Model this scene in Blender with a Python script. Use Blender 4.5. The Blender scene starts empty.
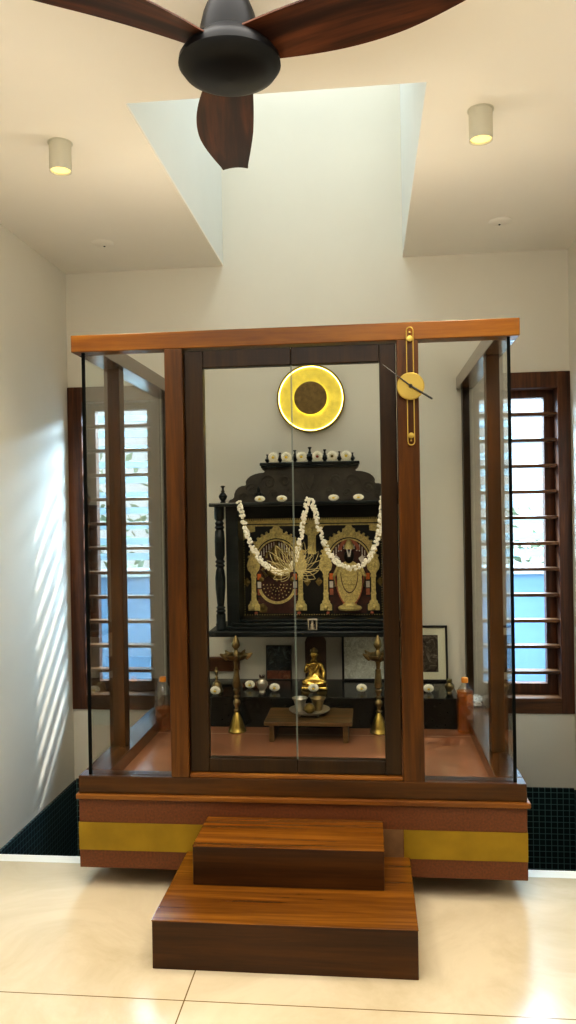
import bpy, bmesh, math, random
from mathutils import Vector, Matrix
random.seed(7)
sc = bpy.context.scene
COL = sc.collection
PI = math.pi

# ------------------------------------------------------------------ materials
def srgb(r, g, b):
    f = lambda c: (c/12.92 if c <= .04045 else ((c+.055)/1.055)**2.4)
    return (f(r/255), f(g/255), f(b/255), 1)

def base_mat(name):
    m = bpy.data.materials.new(name); m.use_nodes = True
    nt = m.node_tree
    return m, nt, nt.nodes['Principled BSDF']

def coords(nt, scale=(1, 1, 1), loc=(0, 0, 0), kind='Object'):
    tc = nt.nodes.new('ShaderNodeTexCoord'); mp = nt.nodes.new('ShaderNodeMapping')
    mp.inputs['Scale'].default_value = scale; mp.inputs['Location'].default_value = loc
    nt.links.new(tc.outputs[kind], mp.inputs['Vector'])
    return mp.outputs['Vector']

def noise(nt, vec, scale, detail=4, rough=.55, dist=0):
    n = nt.nodes.new('ShaderNodeTexNoise')
    n.inputs['Scale'].default_value = scale; n.inputs['Detail'].default_value = detail
    n.inputs['Roughness'].default_value = rough; n.inputs['Distortion'].default_value = dist
    nt.links.new(vec, n.inputs['Vector'])
    return n.outputs['Fac']

def ramp(nt, fac, stops):
    r = nt.nodes.new('ShaderNodeValToRGB'); e = r.color_ramp.elements
    while len(e) < len(stops): e.new(.5)
    for el, (p, c) in zip(e, stops): el.position = p; el.color = c
    nt.links.new(fac, r.inputs['Fac'])
    return r.outputs['Color']

def bump(nt, bs, height, strength, dist=.002):
    b = nt.nodes.new('ShaderNodeBump'); b.inputs['Strength'].default_value = strength; b.inputs['Distance'].default_value = dist
    nt.links.new(height, b.inputs['Height']); nt.links.new(b.outputs['Normal'], bs.inputs['Normal'])

def plain(name, col, rough=.5, metal=0, var=.06, vscale=8, bmp=0, emit=None, estr=0, coat=0, spec=.5):
    m, nt, bs = base_mat(name)
    v = coords(nt); n = noise(nt, v, vscale)
    lo = tuple(c*(1-var*2) for c in col[:3])+(1,); hi = tuple(min(1, c*(1+var*2)) for c in col[:3])+(1,)
    nt.links.new(ramp(nt, n, [(.25, lo), (.75, hi)]), bs.inputs['Base Color'])
    bs.inputs['Roughness'].default_value = rough; bs.inputs['Metallic'].default_value = metal
    bs.inputs['Coat Weight'].default_value = coat; bs.inputs['Specular IOR Level'].default_value = spec
    if bmp: bump(nt, bs, noise(nt, v, vscale*6), bmp)
    if emit:
        bs.inputs['Emission Color'].default_value = emit; bs.inputs['Emission Strength'].default_value = estr
    return m

def wood(name, dark, mid, light, axis='X', rough=.36, freq=1.0, coat=.1):
    m, nt, bs = base_mat(name)
    s = {'X': (1.2, 22, 22), 'Y': (22, 1.2, 22), 'Z': (22, 22, 1.2)}[axis]
    v = coords(nt, tuple(q*freq for q in s))
    n = noise(nt, v, 1.0, 6, .62, .6)
    v2 = coords(nt, tuple(q*freq*4.5 for q in s)); n2 = noise(nt, v2, 1.0, 3, .6)
    mix = nt.nodes.new('ShaderNodeMath'); mix.operation = 'MULTIPLY_ADD'
    nt.links.new(n2, mix.inputs[0]); mix.inputs[1].default_value = .35
    sub = nt.nodes.new('ShaderNodeMath'); sub.operation = 'SUBTRACT'; nt.links.new(n, sub.inputs[0]); sub.inputs[1].default_value = .17
    nt.links.new(sub.outputs[0], mix.inputs[2])
    nt.links.new(ramp(nt, mix.outputs[0], [(.3, dark), (.5, mid), (.72, light)]), bs.inputs['Base Color'])
    bs.inputs['Roughness'].default_value = rough; bs.inputs['Coat Weight'].default_value = coat; bs.inputs['Coat Roughness'].default_value = .2; bs.inputs['Specular IOR Level'].default_value = .3
    bump(nt, bs, mix.outputs[0], .12, .001)
    return m

def tiles(name, c1, c2, grout, w, h, mortar, off=(0, 0, 0), rough=.15, plane='XY', marble=None, spec=.5):
    m, nt, bs = base_mat(name)
    tc = nt.nodes.new('ShaderNodeTexCoord'); sx = nt.nodes.new('ShaderNodeSeparateXYZ'); cb = nt.nodes.new('ShaderNodeCombineXYZ')
    nt.links.new(tc.outputs['Object'], sx.inputs[0])
    for i, a in enumerate(plane): nt.links.new(sx.outputs[a], cb.inputs[i])
    mp = nt.nodes.new('ShaderNodeMapping'); mp.inputs['Location'].default_value = off; nt.links.new(cb.outputs[0], mp.inputs[0])
    b = nt.nodes.new('ShaderNodeTexBrick'); b.offset = 0; b.squash = 1
    b.inputs['Scale'].default_value = 1; b.inputs['Brick Width'].default_value = w; b.inputs['Row Height'].default_value = h
    b.inputs['Mortar Size'].default_value = mortar; b.inputs['Mortar Smooth'].default_value = .1
    b.inputs['Color1'].default_value = c1; b.inputs['Color2'].default_value = c2; b.inputs['Mortar'].default_value = grout
    nt.links.new(mp.outputs[0], b.inputs['Vector'])
    out = b.outputs['Color']
    if marble:
        v = coords(nt); n = noise(nt, v, 2.2, 7, .62, 1.2)
        r = ramp(nt, n, [(.3, (marble, marble*.97, marble*.9, 1)), (.6, (1, 1, 1, 1))])
        mx = nt.nodes.new('ShaderNodeMix'); mx.data_type = 'RGBA'; mx.blend_type = 'MULTIPLY'; mx.inputs['Factor'].default_value = 1
        nt.links.new(out, mx.inputs['A']); nt.links.new(r, mx.inputs['B']); out = mx.outputs['Result']
    nt.links.new(out, bs.inputs['Base Color']); bs.inputs['Roughness'].default_value = rough
    bs.inputs['Specular IOR Level'].default_value = spec
    return m

def glass(name, tint=(.93, .96, .94, 1), f0=.04, rough=0.0, gl=(1, 1, 1, 1)):
    m = bpy.data.materials.new(name); m.use_nodes = True; nt = m.node_tree; nt.nodes.clear()
    out = nt.nodes.new('ShaderNodeOutputMaterial'); t = nt.nodes.new('ShaderNodeBsdfTransparent'); g = nt.nodes.new('ShaderNodeBsdfGlossy')
    t.inputs['Color'].default_value = tint; g.inputs['Roughness'].default_value = rough; g.inputs['Color'].default_value = gl
    lw = nt.nodes.new('ShaderNodeLayerWeight'); lw.inputs['Blend'].default_value = .5
    p = nt.nodes.new('ShaderNodeMath'); p.operation = 'POWER'; p.inputs[1].default_value = 5; nt.links.new(lw.outputs['Facing'], p.inputs[0])
    a = nt.nodes.new('ShaderNodeMath'); a.operation = 'MULTIPLY_ADD'; a.inputs[1].default_value = 1-f0; a.inputs[2].default_value = f0
    nt.links.new(p.outputs[0], a.inputs[0])
    mx = nt.nodes.new('ShaderNodeMixShader'); nt.links.new(a.outputs[0], mx.inputs[0]); nt.links.new(t.outputs[0], mx.inputs[1]); nt.links.new(g.outputs[0], mx.inputs[2])
    nt.links.new(mx.outputs[0], out.inputs[0])
    return m

M = {}
M['front_wall'] = plain('dark brown wall', srgb(62, 54, 46), .9, var=.03)  # unseen wall behind the camera, kept dark to weaken reflections in the glass
M['wall'] = plain('wall paint', srgb(226, 221, 208), .85, var=.012, vscale=2, bmp=.03)
M['ceiling'] = plain('ceiling paint', srgb(236, 230, 218), .9, var=.01, vscale=2)
M['shaft'] = plain('skylight plaster', srgb(226, 228, 224), .9, var=.01, vscale=2)
M['floor'] = tiles('cream marble', srgb(214, 200, 174), srgb(210, 196, 169), srgb(120, 100, 68), 2.4, 1.2, .0022, (.584, -2.333, 0), .2, 'XY', .8, .22)
M['kerb'] = plain('white marble edge', srgb(236, 232, 220), .3, var=.02)
M['mosaic_x'] = tiles('pit mosaic back', srgb(14, 34, 36), srgb(20, 44, 46), srgb(112, 140, 138), .032, .032, .0022, (0, 0, 0), .35, 'XZ')
M['mosaic_y'] = tiles('pit mosaic side', srgb(14, 32, 38), srgb(22, 44, 50), srgb(112, 140, 146), .032, .032, .0022, (0, 0, 0), .35, 'YZ')
M['mosaic_z'] = tiles('pit mosaic floor', srgb(12, 28, 30), srgb(18, 38, 40), srgb(40, 60, 62), .032, .032, .0022, (0, 0, 0), .4, 'XY')
TD, TM, TL = srgb(50, 28, 7), srgb(80, 46, 12), srgb(106, 64, 18)
M['teak_x'] = wood('teak along x', TD, TM, TL, 'X')
M['teak_y'] = wood('teak along y', TD, TM, TL, 'Y', .22, 1.0, .7)
M['teak_z'] = wood('teak along z', srgb(51, 28, 5), srgb(77, 44, 8), srgb(99, 60, 13), 'Z')
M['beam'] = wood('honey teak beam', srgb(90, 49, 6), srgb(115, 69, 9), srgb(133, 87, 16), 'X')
M['door_z'] = wood('dark teak along z', srgb(26, 14, 3), srgb(40, 23, 5), srgb(54, 34, 7), 'Z')
M['door_x'] = wood('dark teak along x', srgb(46, 26, 6), srgb(69, 40, 8), srgb(90, 55, 12), 'X')
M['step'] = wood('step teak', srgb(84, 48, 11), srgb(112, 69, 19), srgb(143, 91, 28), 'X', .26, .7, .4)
M['window_wood'] = wood('window wood', srgb(52, 30, 16), srgb(82, 47, 26), srgb(112, 68, 37), 'Z', .4)
M['slat_wood'] = wood('slat wood', srgb(58, 36, 21), srgb(91, 57, 32), srgb(123, 80, 45), 'X', .35)
M['plinth'] = plain('rust granite laminate', srgb(99, 54, 22), .55, var=.16, vscale=120, bmp=.15)
M['stain'] = plain('bare plinth patch', srgb(112, 82, 52), .5, var=.1, vscale=20)
M['band'] = plain('brushed gold band', srgb(149, 123, 32), .4, metal=.55, var=.1, vscale=6)
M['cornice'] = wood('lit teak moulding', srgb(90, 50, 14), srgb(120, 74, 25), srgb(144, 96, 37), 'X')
M['shrine_floor'] = tiles('shrine floor tile', srgb(166, 114, 82), srgb(160, 108, 78), srgb(206, 164, 130), 3.0, .6, .003, (1.6, -3.80, 0), .12, 'XY', .72)
M['glass'] = glass('clear glass', (.98, .988, .98, 1), .006)
M['side_glass'] = glass('tinted side glass', (.92, .94, .93, 1), .075)
def added_diffuser():
    m = bpy.data.materials.new('added skylight diffuser'); m.use_nodes = True; nt = m.node_tree; nt.nodes.clear()
    out = nt.nodes.new('ShaderNodeOutputMaterial'); t = nt.nodes.new('ShaderNodeBsdfTranslucent'); n_ = noise(nt, coords(nt), 6)
    nt.links.new(ramp(nt, n_, [(.2, (.93, .95, .93, 1)), (.8, (.96, .97, .95, 1))]), t.inputs['Color']); nt.links.new(t.outputs[0], out.inputs[0])
    return m
M['added_diffuser'] = added_diffuser()
M['edge'] = plain('dark glass edge', srgb(8, 11, 11), .6, spec=.1)
M['seam'] = plain('pale glass edge', srgb(112, 122, 116), .4)
M['black_wood'] = wood('ebony wood', srgb(10, 14, 15), srgb(18, 24, 25), srgb(30, 36, 35), 'X', .34) #srgb(9, 9, 9), srgb(20, 19, 16), srgb(33, 30, 25), 'X', .38)
M['black_carved'] = plain('carved ebony', srgb(50, 44, 35), .5, var=.25, vscale=26, bmp=.5)
M['granite'] = plain('black granite', srgb(9, 13, 14), .14, var=.3, vscale=60, spec=.18)
M['gold'] = plain('old gold leaf', srgb(195, 178, 118), .45, metal=.2, var=.2, vscale=90, bmp=1.0)
M['gold_dark'] = plain('antique gold', srgb(118, 100, 58), .45, metal=.6, var=.25, vscale=70, bmp=.6)
M['maroon'] = plain('maroon cloth paint', srgb(62, 28, 18), .6, var=.3, vscale=40)
M['rose'] = plain('dull rose paint', srgb(158, 92, 66), .6, var=.2, vscale=40)
M['orange'] = plain('orange paint', srgb(196, 104, 40), .6)
M['pale'] = plain('pale silver paint', srgb(190, 184, 176), .5)
M['paint_black'] = plain('black painted ground', srgb(14, 14, 14), .35)
M['brass'] = plain('aged brass', srgb(138, 120, 82), .32, metal=.9, var=.14, vscale=30)
M['brass_bright'] = plain('polished brass', srgb(176, 150, 78), .3, metal=.9, var=.1, vscale=20)
M['silver'] = plain('tarnished silver', srgb(186, 178, 162), .3, metal=.6, var=.12, vscale=30)
M['statue'] = plain('gold statue', srgb(200, 169, 87), .26, metal=.85, var=.12, vscale=30)
M['plaque'] = plain('carved brown plaque', srgb(62, 40, 26), .55, var=.25, vscale=40, bmp=.6)
M['petal'] = plain('white petals', srgb(246, 242, 226), .7, var=.03)
M['pollen'] = plain('yellow flower eye', srgb(236, 206, 84), .7)
M['pollen_red'] = plain('red brown flower eye', srgb(150, 70, 46), .7)
M['pollen_green'] = plain('olive flower eye', srgb(108, 96, 34), .7)
M['jasmine'] = plain('jasmine white', srgb(240, 234, 218), .75, var=.06, vscale=90)
M['table'] = wood('low table wood', srgb(70, 50, 26), srgb(106, 78, 42), srgb(134, 102, 60), 'X')
M['fan_black'] = plain('black satin metal', srgb(11, 12, 13), .42, var=.1, vscale=6, spec=.25)
def blade_mat():
    return wood('walnut blade', srgb(20, 9, 5), srgb(50, 25, 13), srgb(98, 54, 28), 'X', .5, .45, 0)
M['blade'] = blade_mat()
M['lamp_shell'] = plain('cream lamp shell', srgb(198, 194, 176), .5, var=.02)
M['lamp_glow'] = plain('warm lamp lens', srgb(255, 224, 130), .4, emit=(1, .72, .22, 1), estr=1.3)
M['frame_black'] = plain('black picture frame', srgb(16, 15, 14), .3)
M['mat_board'] = plain('cream mat board', srgb(226, 218, 196), .8, var=.02)
M['sand'] = plain('gold lamp trim', srgb(120, 98, 40), .35, metal=.7)
M['hammered'] = plain('hammered gold dish', srgb(214, 196, 84), .42, metal=.55, var=.1, vscale=24, bmp=.5, emit=(.9, .74, .16, 1), estr=.12)
M['bronze'] = plain('hammered bronze disc', srgb(112, 92, 54), .38, metal=.6, var=.14, vscale=45, bmp=.8)
M['led'] = plain('warm led strip', srgb(255, 236, 140), .5, emit=(1, .83, .28, 1), estr=5)
M['clock_gold'] = plain('clock gold', srgb(188, 164, 87), .32, metal=.7, var=.05)
M['clock_black'] = plain('clock hand black', srgb(14, 12, 11), .4)
M['lotus'] = plain('lotus gold foil', srgb(163, 151, 104), .5, metal=.3, var=.1, vscale=40)
M['cap'] = plain('orange plastic cap', srgb(226, 142, 36), .4)
M['bottle'] = glass('clear plastic', (.93, .94, .92, 1), .07, .06)
M['paper'] = plain('crumpled white plastic', srgb(230, 232, 232), .35, var=.04)
M['out_wall'] = plain('pale blue garden wall', srgb(103, 134, 167), .8, var=.03, vscale=3)
M['out_cap'] = plain('white coping', srgb(160, 170, 174), .7)
M['fence'] = plain('white fence paint', srgb(128, 148, 160), .6, var=.02)
M['ground'] = plain('garden soil', srgb(120, 110, 90), .9, var=.2)
M['brown_box'] = wood('brown box wood', srgb(60, 34, 20), srgb(92, 56, 32), srgb(116, 74, 44), 'X')
def amber():
    m = glass('amber oil', (.90, .50, .10, 1), .05, .05); nt = m.node_tree
    out = [n for n in nt.nodes if n.type == 'OUTPUT_MATERIAL'][0]; src = out.inputs[0].links[0].from_socket
    d = nt.nodes.new('ShaderNodeBsdfDiffuse'); nt.links.new(ramp(nt, noise(nt, coords(nt), 30), [(.3, srgb(150, 74, 10)), (.7, srgb(214, 124, 30))]), d.inputs['Color'])
    mx = nt.nodes.new('ShaderNodeMixShader'); mx.inputs[0].default_value = .25
    nt.links.new(src, mx.inputs[1]); nt.links.new(d.outputs[0], mx.inputs[2]); nt.links.new(mx.outputs[0], out.inputs[0])
    return m
M['amber'] = amber()
def leaf():
    m, nt, bs = base_mat('garden leaves')
    v = coords(nt); nt.links.new(ramp(nt, noise(nt, v, 9), [(.3, srgb(120, 150, 118)), (.7, srgb(190, 205, 180))]), bs.inputs['Base Color'])
    bs.inputs['Roughness'].default_value = .6
    return m
M['leaf'] = leaf()
def print_mat(name, cols, scale, dist=1.5):
    m, nt, bs = base_mat(name)
    v = coords(nt); n = noise(nt, v, scale, 6, .65, dist)
    k = len(cols); nt.links.new(ramp(nt, n, [(.3+.4*i/(k-1), c) for i, c in enumerate(cols)]), bs.inputs['Base Color'])
    bs.inputs['Roughness'].default_value = .25
    return m
M['print_sepia'] = print_mat('sepia print', [srgb(52, 44, 40), srgb(84, 72, 64), srgb(160, 148, 132)], 22)
M['print_blue'] = print_mat('blue toned photo', [srgb(18, 22, 28), srgb(40, 50, 58), srgb(120, 140, 150)], 20)
M['print_rose'] = print_mat('rose toned photo strip', [srgb(96, 50, 40), srgb(150, 86, 66), srgb(186, 130, 100)], 30)
M['foil'] = print_mat('silver foil relief', [srgb(190, 188, 178), srgb(226, 224, 216), srgb(250, 250, 246)], 40)

# ------------------------------------------------------------------ mesh helpers
ORG = {}
class MB:
    def __init__(s): s.bm = bmesh.new()
    def box(s, x0, x1, y0, y1, z0, z1, bev=0):
        r = bmesh.ops.create_cube(s.bm, size=1)
        vs = r['verts']
        for v in vs:
            v.co = Vector((x0+(v.co.x+.5)*(x1-x0), y0+(v.co.y+.5)*(y1-y0), z0+(v.co.z+.5)*(z1-z0)))
        if bev:
            es = list({e for v in vs for e in v.link_edges})
            bmesh.ops.bevel(s.bm, geom=es, offset=bev, segments=2, affect='EDGES', profile=.5)
        return s
    def lathe(s, prof, c=(0, 0, 0), seg=24, axis='Z', cap=True):
        rings = []
        for r, z in prof:
            ring = []
            for k in range(seg):
                a = 2*PI*k/seg; x, y = r*math.cos(a), r*math.sin(a)
                p = {'Z': (x, y, z), 'Y': (x, z, y), 'X': (z, x, y)}[axis]
                ring.append(s.bm.verts.new((c[0]+p[0], c[1]+p[1], c[2]+p[2])))
            rings.append(ring)
        for a, b in zip(rings, rings[1:]):
            for k in range(seg):
                s.bm.faces.new((a[k], a[(k+1) % seg], b[(k+1) % seg], b[k]))
        if cap:
            for ring in (rings[0], rings[-1]):
                try: s.bm.faces.new(ring)
                except ValueError: pass
        return s
    def tube(s, pts, r, seg=8, closed=False):
        pts = [Vector(p) for p in pts]; n = len(pts); rings = []
        rr = r if isinstance(r, (list, tuple)) else [r]*n
        up = Vector((0, 0, 1))
        for i, p in enumerate(pts):
            if closed: t = pts[(i+1) % n]-pts[i-1]
            else: t = pts[min(i+1, n-1)]-pts[max(i-1, 0)]
            t.normalize()
            u = t.cross(up)
            if u.length < .05: u = t.cross(Vector((0, 1, 0)))
            u.normalize(); w = u.cross(t)
            rings.append([s.bm.verts.new(p+u*rr[i]*math.cos(2*PI*k/seg)+w*rr[i]*math.sin(2*PI*k/seg)) for k in range(seg)])
        prs = list(zip(rings, rings[1:]))+([(rings[-1], rings[0])] if closed else [])
        for a, b in prs:
            for k in range(seg): s.bm.faces.new((a[k], a[(k+1) % seg], b[(k+1) % seg], b[k]))
        if not closed:
            s.bm.faces.new(rings[0]); s.bm.faces.new(rings[-1])
        return s
    def prism(s, poly, y0, y1):           # poly in x,z ; extruded along y
        a = [s.bm.verts.new((x, y0, z)) for x, z in poly]; b = [s.bm.verts.new((x, y1, z)) for x, z in poly]
        n = len(poly); s.bm.faces.new(a); s.bm.faces.new(b[::-1])
        for k in range(n): s.bm.faces.new((a[k], b[k], b[(k+1) % n], a[(k+1) % n]))
        return s
    def ringxz(s, outer, inner, y0, y1):  # band between two polylines of equal length (x,z)
        n = len(outer)
        g = [[s.bm.verts.new((x, y, z)) for x, z in pl] for y in (y0, y1) for pl in (outer, inner)]
        for k in range(n-1):
            s.bm.faces.new((g[0][k], g[0][k+1], g[1][k+1], g[1][k])); s.bm.faces.new((g[2][k], g[3][k], g[3][k+1], g[2][k+1]))
            s.bm.faces.new((g[0][k], g[2][k], g[2][k+1], g[0][k+1])); s.bm.faces.new((g[1][k], g[1][k+1], g[3][k+1], g[3][k]))
        for k in (0, n-1): s.bm.faces.new((g[0][k], g[1][k], g[3][k], g[2][k]))
        return s
    def ball(s, c, r, sub=2, sq=(1, 1, 1)):
        d = bmesh.ops.create_icosphere(s.bm, subdivisions=sub, radius=1)
        for v in d['verts']: v.co = Vector((c[0]+v.co.x*r*sq[0], c[1]+v.co.y*r*sq[1], c[2]+v.co.z*r*sq[2]))
        return s
    def quad(s, *pts):
        s.bm.faces.new([s.bm.verts.new(p) for p in pts]); return s
    def build(s, name, mat, parent=None, loc=None, smooth=False):
        bmesh.ops.recalc_face_normals(s.bm, faces=s.bm.faces)
        o0 = Vector(loc) if loc is not None else (ORG[parent.name] if parent else Vector((0, 0, 0)))
        for v in s.bm.verts: v.co -= o0
        me = bpy.data.meshes.new(name); s.bm.to_mesh(me); s.bm.free()
        if smooth:
            me.polygons.foreach_set('use_smooth', [True]*len(me.polygons))
            try: me.set_sharp_from_angle(angle=math.radians(40))
            except Exception: pass
        me.materials.append(mat)
        o = bpy.data.objects.new(name, me); COL.objects.link(o)
        if parent: o.parent = parent
        else: o.location = o0
        ORG[o.name] = o0
        return o

def tag(o, label=None, cat=None, group=None, kind=None):
    if label: o['label'] = label
    if cat: o['category'] = cat
    if group: o['group'] = group
    if kind: o['kind'] = kind
    return o
def thing(name, label, cat, loc, group=None):
    o = bpy.data.objects.new(name, None); COL.objects.link(o); o.location = loc; o.empty_display_size = .05
    ORG[o.name] = Vector(loc)
    return tag(o, label, cat, group)
def struct(o): o['kind'] = 'structure'; return o
def dup(root, loc, label=None, group=None):
    def cp(o, par):
        c = o.copy(); COL.objects.link(c)
        if par: c.parent = par
        for ch in list(o.children): cp(ch, c)
        return c
    c = cp(root, None); c.location = loc; ORG[c.name] = Vector(loc)
    if label: c['label'] = label
    if group: c['group'] = group
    return c

# ------------------------------------------------------------------ dimensions (metres; camera stands at x=0,y=0)
XL, XR, YB, YF, H = -1.713, 1.094, 4.355, -2.5, 2.873
EDGE = 3.245
HX0, HX1, HY = -.792, .212, 2.57
CX = -.298

# ------------------------------------------------------------------ setting
struct(MB().box(XL-.2, XR+.2, YF-.2, EDGE-.03, -.7, 0).build('floor', M['floor']))
struct(MB().box(XL, XR, EDGE-.03, EDGE+.035, -.06, 0).build('trim_1', M['kerb']))
struct(MB().box(XL-.2, XR+.2, EDGE-.03, YB+.2, -.75, -.68).build('floor_pit', M['mosaic_z']))
struct(MB().box(XL-.2, XL, YF-.2, YB+.2, -.7, H).build('wall_left', M['wall']))
struct(MB().box(XR, XR+.2, YF-.2, YB+.2, -.7, H).build('wall_right', M['wall']))
struct(MB().box(XL, XR, YF-.2, YF, 0, H).build('wall_front', M['front_wall']))
struct(MB().box(XL, XL+.012, EDGE+.035, YB, -.68, -.05).build('trim_2', M['mosaic_y']))
struct(MB().box(XR-.012, XR, EDGE+.035, YB, -.68, -.05).build('trim_3', M['mosaic_y']))
struct(MB().box(XL+.012, XR-.012, YB-.012, YB, -.68, -.04).build('trim_4', M['mosaic_x']))
struct(MB().box(XL, XR, EDGE-.03, EDGE-.018, -.68, -.06).build('trim_5', M['mosaic_x']))
WZ0, WZ1 = .363, 2.216
LW = (XL, -1.172); RW = (.582, XR)
w = MB()
w.box(XL, XR, YB, YB+.2, -.7, WZ0); w.box(XL, XR, YB, YB+.2, WZ1, H)
w.box(LW[1], RW[0], YB, YB+.2, WZ0, WZ1)
w.box(HX0-.15, HX1+.15, YB, YB+.2, H, 4.1)
struct(w.build('wall_back', M['wall']))
c = MB(); T = .012
c.box(XL-.2, XR+.2, YF-.2, HY, H, H+T); c.box(XL-.2, HX0, HY, YB, H, H+T); c.box(HX1, XR+.2, HY, YB, H, H+T)
struct(c.build('ceiling', M['ceiling']))
s = MB()
s.box(HX0-.15, HX0, HY-.15, YB, H+T, 4.1); s.box(HX1, HX1+.15, HY-.15, YB, H+T, 4.1); s.box(HX0, HX1, HY-.15, HY, H+T, 4.1)
struct(s.build('wall_skylight', M['shaft']))
struct(MB().box(HX0-.15, HX1+.15, HY-.15, YB+.2, 4.1, 4.112).build('window_3', M['added_diffuser']))  # unseen diffusing pane added to even out light in the shaft

def window(n, x0, x1, fl, fr, lab):
    root = bpy.data.objects.new('window_%d' % n, None); COL.objects.link(root); root.location = ((x0+x1)/2, YB, WZ0); ORG[root.name] = Vector(root.location)
    root['kind'] = 'structure'
    f = MB(); y0, y1 = YB-.012, YB+.09
    f.box(x0, x0+fl, y0, y1, WZ0, WZ1, .003); f.box(x1-fr, x1, y0, y1, WZ0, WZ1, .003)
    f.box(x0+fl, x1-fr, y0, y1, 2.13, WZ1, .003)
    f.build('window_frame', M['window_wood'], root)
    MB().box(x0+fl, x1-fr, y0, y1, WZ0, .447, .003).build('window_sill', M['slat_wood'], root)
    g = MB(); a, b = x0+fl, x1-fr; o0, o1 = a+(.046 if n == 1 else .012), b-.052
    g.box(x0, o0, y1, y1+.05, WZ0, WZ1); g.box(o1, x1, y1, y1+.05, WZ0, WZ1); g.box(o0, o1, y1, y1+.05, 2.09, WZ1); g.box(o0, o1, y1, y1+.05, WZ0, .505)
    g.build('outer_frame', M['window_wood'], root)
    for k in range(11):
        z = 1.991-.141*k
        MB().box(a, b, YB+.012, YB+.078, z-.009, z+.009, .003).build('slat', M['slat_wood'], root)
    return root
window(1, LW[0], LW[1], .083, .05, 'left')
window(2, RW[0], RW[1], .03, .068, 'right')

# ------------------------------------------------------------------ outside
struct(MB().box(-9, 9, YB+.2, 14, -.9, -.7).build('ground', M['ground']))
t = thing('garden_wall', 'pale blue garden wall with white coping seen through both louvred windows', 'wall', (0, 6.1, -.7))
MB().box(-6, 6, 6.1, 6.3, -.7, .97).build('wall_body', M['out_wall'], t)
MB().box(-6, 6, 6.06, 6.34, .97, 1.03, .005).build('coping', M['out_cap'], t)
t = thing('rail_fence', 'white horizontal rail fence on top of the garden wall outside the windows', 'fence', (0, 6.2, 1.03))
for k in range(11): MB().box(-6, 6, 6.185, 6.205, 1.10+.125*k, 1.155+.125*k).build('rail', M['fence'], t)
for k in range(7): MB().box(-2.97+1.43*k-.04+.1, -2.97+1.43*k+.04+.1, 6.15, 6.184, 1.03, 2.44).build('post', M['fence'], t)
def shrub(x, y, h, r, label):
    m = MB()
    for k in range(420):
        a = random.uniform(0, 2*PI); q = math.sqrt(random.random())*r; z = random.uniform(.15, 1)**.8*h
        p = Vector((x+q*math.cos(a), y+q*math.sin(a)*.6, -.7+z)); L = random.uniform(.08, .16)
        d = Vector((random.uniform(-1, 1), random.uniform(-1, 1), random.uniform(-.2, 1))).normalized()*L
        sd = d.cross(Vector((random.random(), random.random(), .3))).normalized()*L*.22
        m.quad(p, p+d*.5+sd, p+d, p+d*.5-sd)
    t = thing('garden_shrub', label, 'shrub', (x, y, -.7))
    m.build('foliage', M['leaf'], t)
    MB().tube([(x, y, -.7), (x+.03, y, -.7+h*.6)], .03).build('stem', M['ground'], t)
shrub(-2.55, 7.3, 2.7, .75, 'green leafy shrub behind the fence outside the left window')
shrub(1.35, 7.6, 2.25, .8, 'pale green shrub behind the fence outside the right window')

# ------------------------------------------------------------------ glass shrine enclosure
PX0, PX1, PY = -1.166, .577, 3.004
E0 = (CX, PY, .083)
sh = thing('glass_shrine_enclosure', 'large teak framed glass prayer room enclosure raised above the floor with double doors', 'shrine enclosure', E0)
MB().box(PX0, PX1, PY, YB-.014, .083, .356, .003).build('plinth', M['plinth'], sh)
for o, x0, x1 in ((0, PX0-.001, -.62), (1, .115, PX1+.001)):
    MB().box(x0, x1, PY-.003, PY+.02, .155, .265).build('gold_band', M['band'], sh)
MB().box(.03, .113, PY-.002, PY+.02, .155, .265).build('bare_patch', M['stain'], sh)
b = MB(); b.box(-.95, .36, 3.6, 4.2, -.68, .083); b.build('support_base', M['plinth'], sh)
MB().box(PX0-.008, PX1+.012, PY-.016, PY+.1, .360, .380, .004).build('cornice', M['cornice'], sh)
MB().box(PX0, PX1, PY, PY+.075, .380, .448, .003).build('bottom_rail', M['door_x'], sh)
MB().box(PX0+.05, PX1-.05, PY+.075, YB-.014, .356, .391).build('floor_slab', M['shrine_floor'], sh)
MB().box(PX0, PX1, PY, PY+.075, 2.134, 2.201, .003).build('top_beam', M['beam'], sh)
for x0, x1 in ((-.788, -.716), (.117, .199)):
    MB().box(x0, x1, PY+.001, PY+.074, .448, 2.134, .003).build('front_post', M['teak_z'], sh)
RI = .105
for sx, x0, x1 in (('l', PX0, PX0+RI), ('r', PX1-RI, PX1)):
    MB().box(x0, x1, PY+.075, YB, .380, .448, .003).build('side_rail', M['teak_y'], sh)
    MB().box(x0+(.018 if sx == 'r' else 0), x1, PY+.075, YB, 2.134, 2.201, .003).build('side_top_rail', M['teak_y'], sh)
    xm = (x0+x1)/2; xg = -1.124 if sx == 'l' else .538; xp = -1.128 if sx == 'l' else .541
    MB().box(xp-.035, xp+.035, 3.38, 3.45, .448, 2.134, .003).build('side_post', M['teak_z'], sh)
    MB().box(xg-.022, xg+.022, 4.285, YB, .448, 2.134, .003).build('wall_post', M['door_z'], sh)
    for y0, y1 in ((PY+.026, 3.38), (3.45, 4.285)):
        MB().box(xg-.004, xg+.004, y0, y1, .445, 2.136).build('side_glass_pane', M['side_glass'], sh)
GY = PY+.022
for x0, x1 in ((-1.120, -.788), (.199, .534)):
    MB().box(x0, x1, GY, GY+.008, .448, 2.134).build('front_glass_pane', M['glass'], sh)
for x in (-1.124, .538):
    MB().box(x-.0055, x+.0055, GY-.004, GY+.007, .448, 2.134).build('glass_corner_edge', M['edge'], sh)
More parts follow.
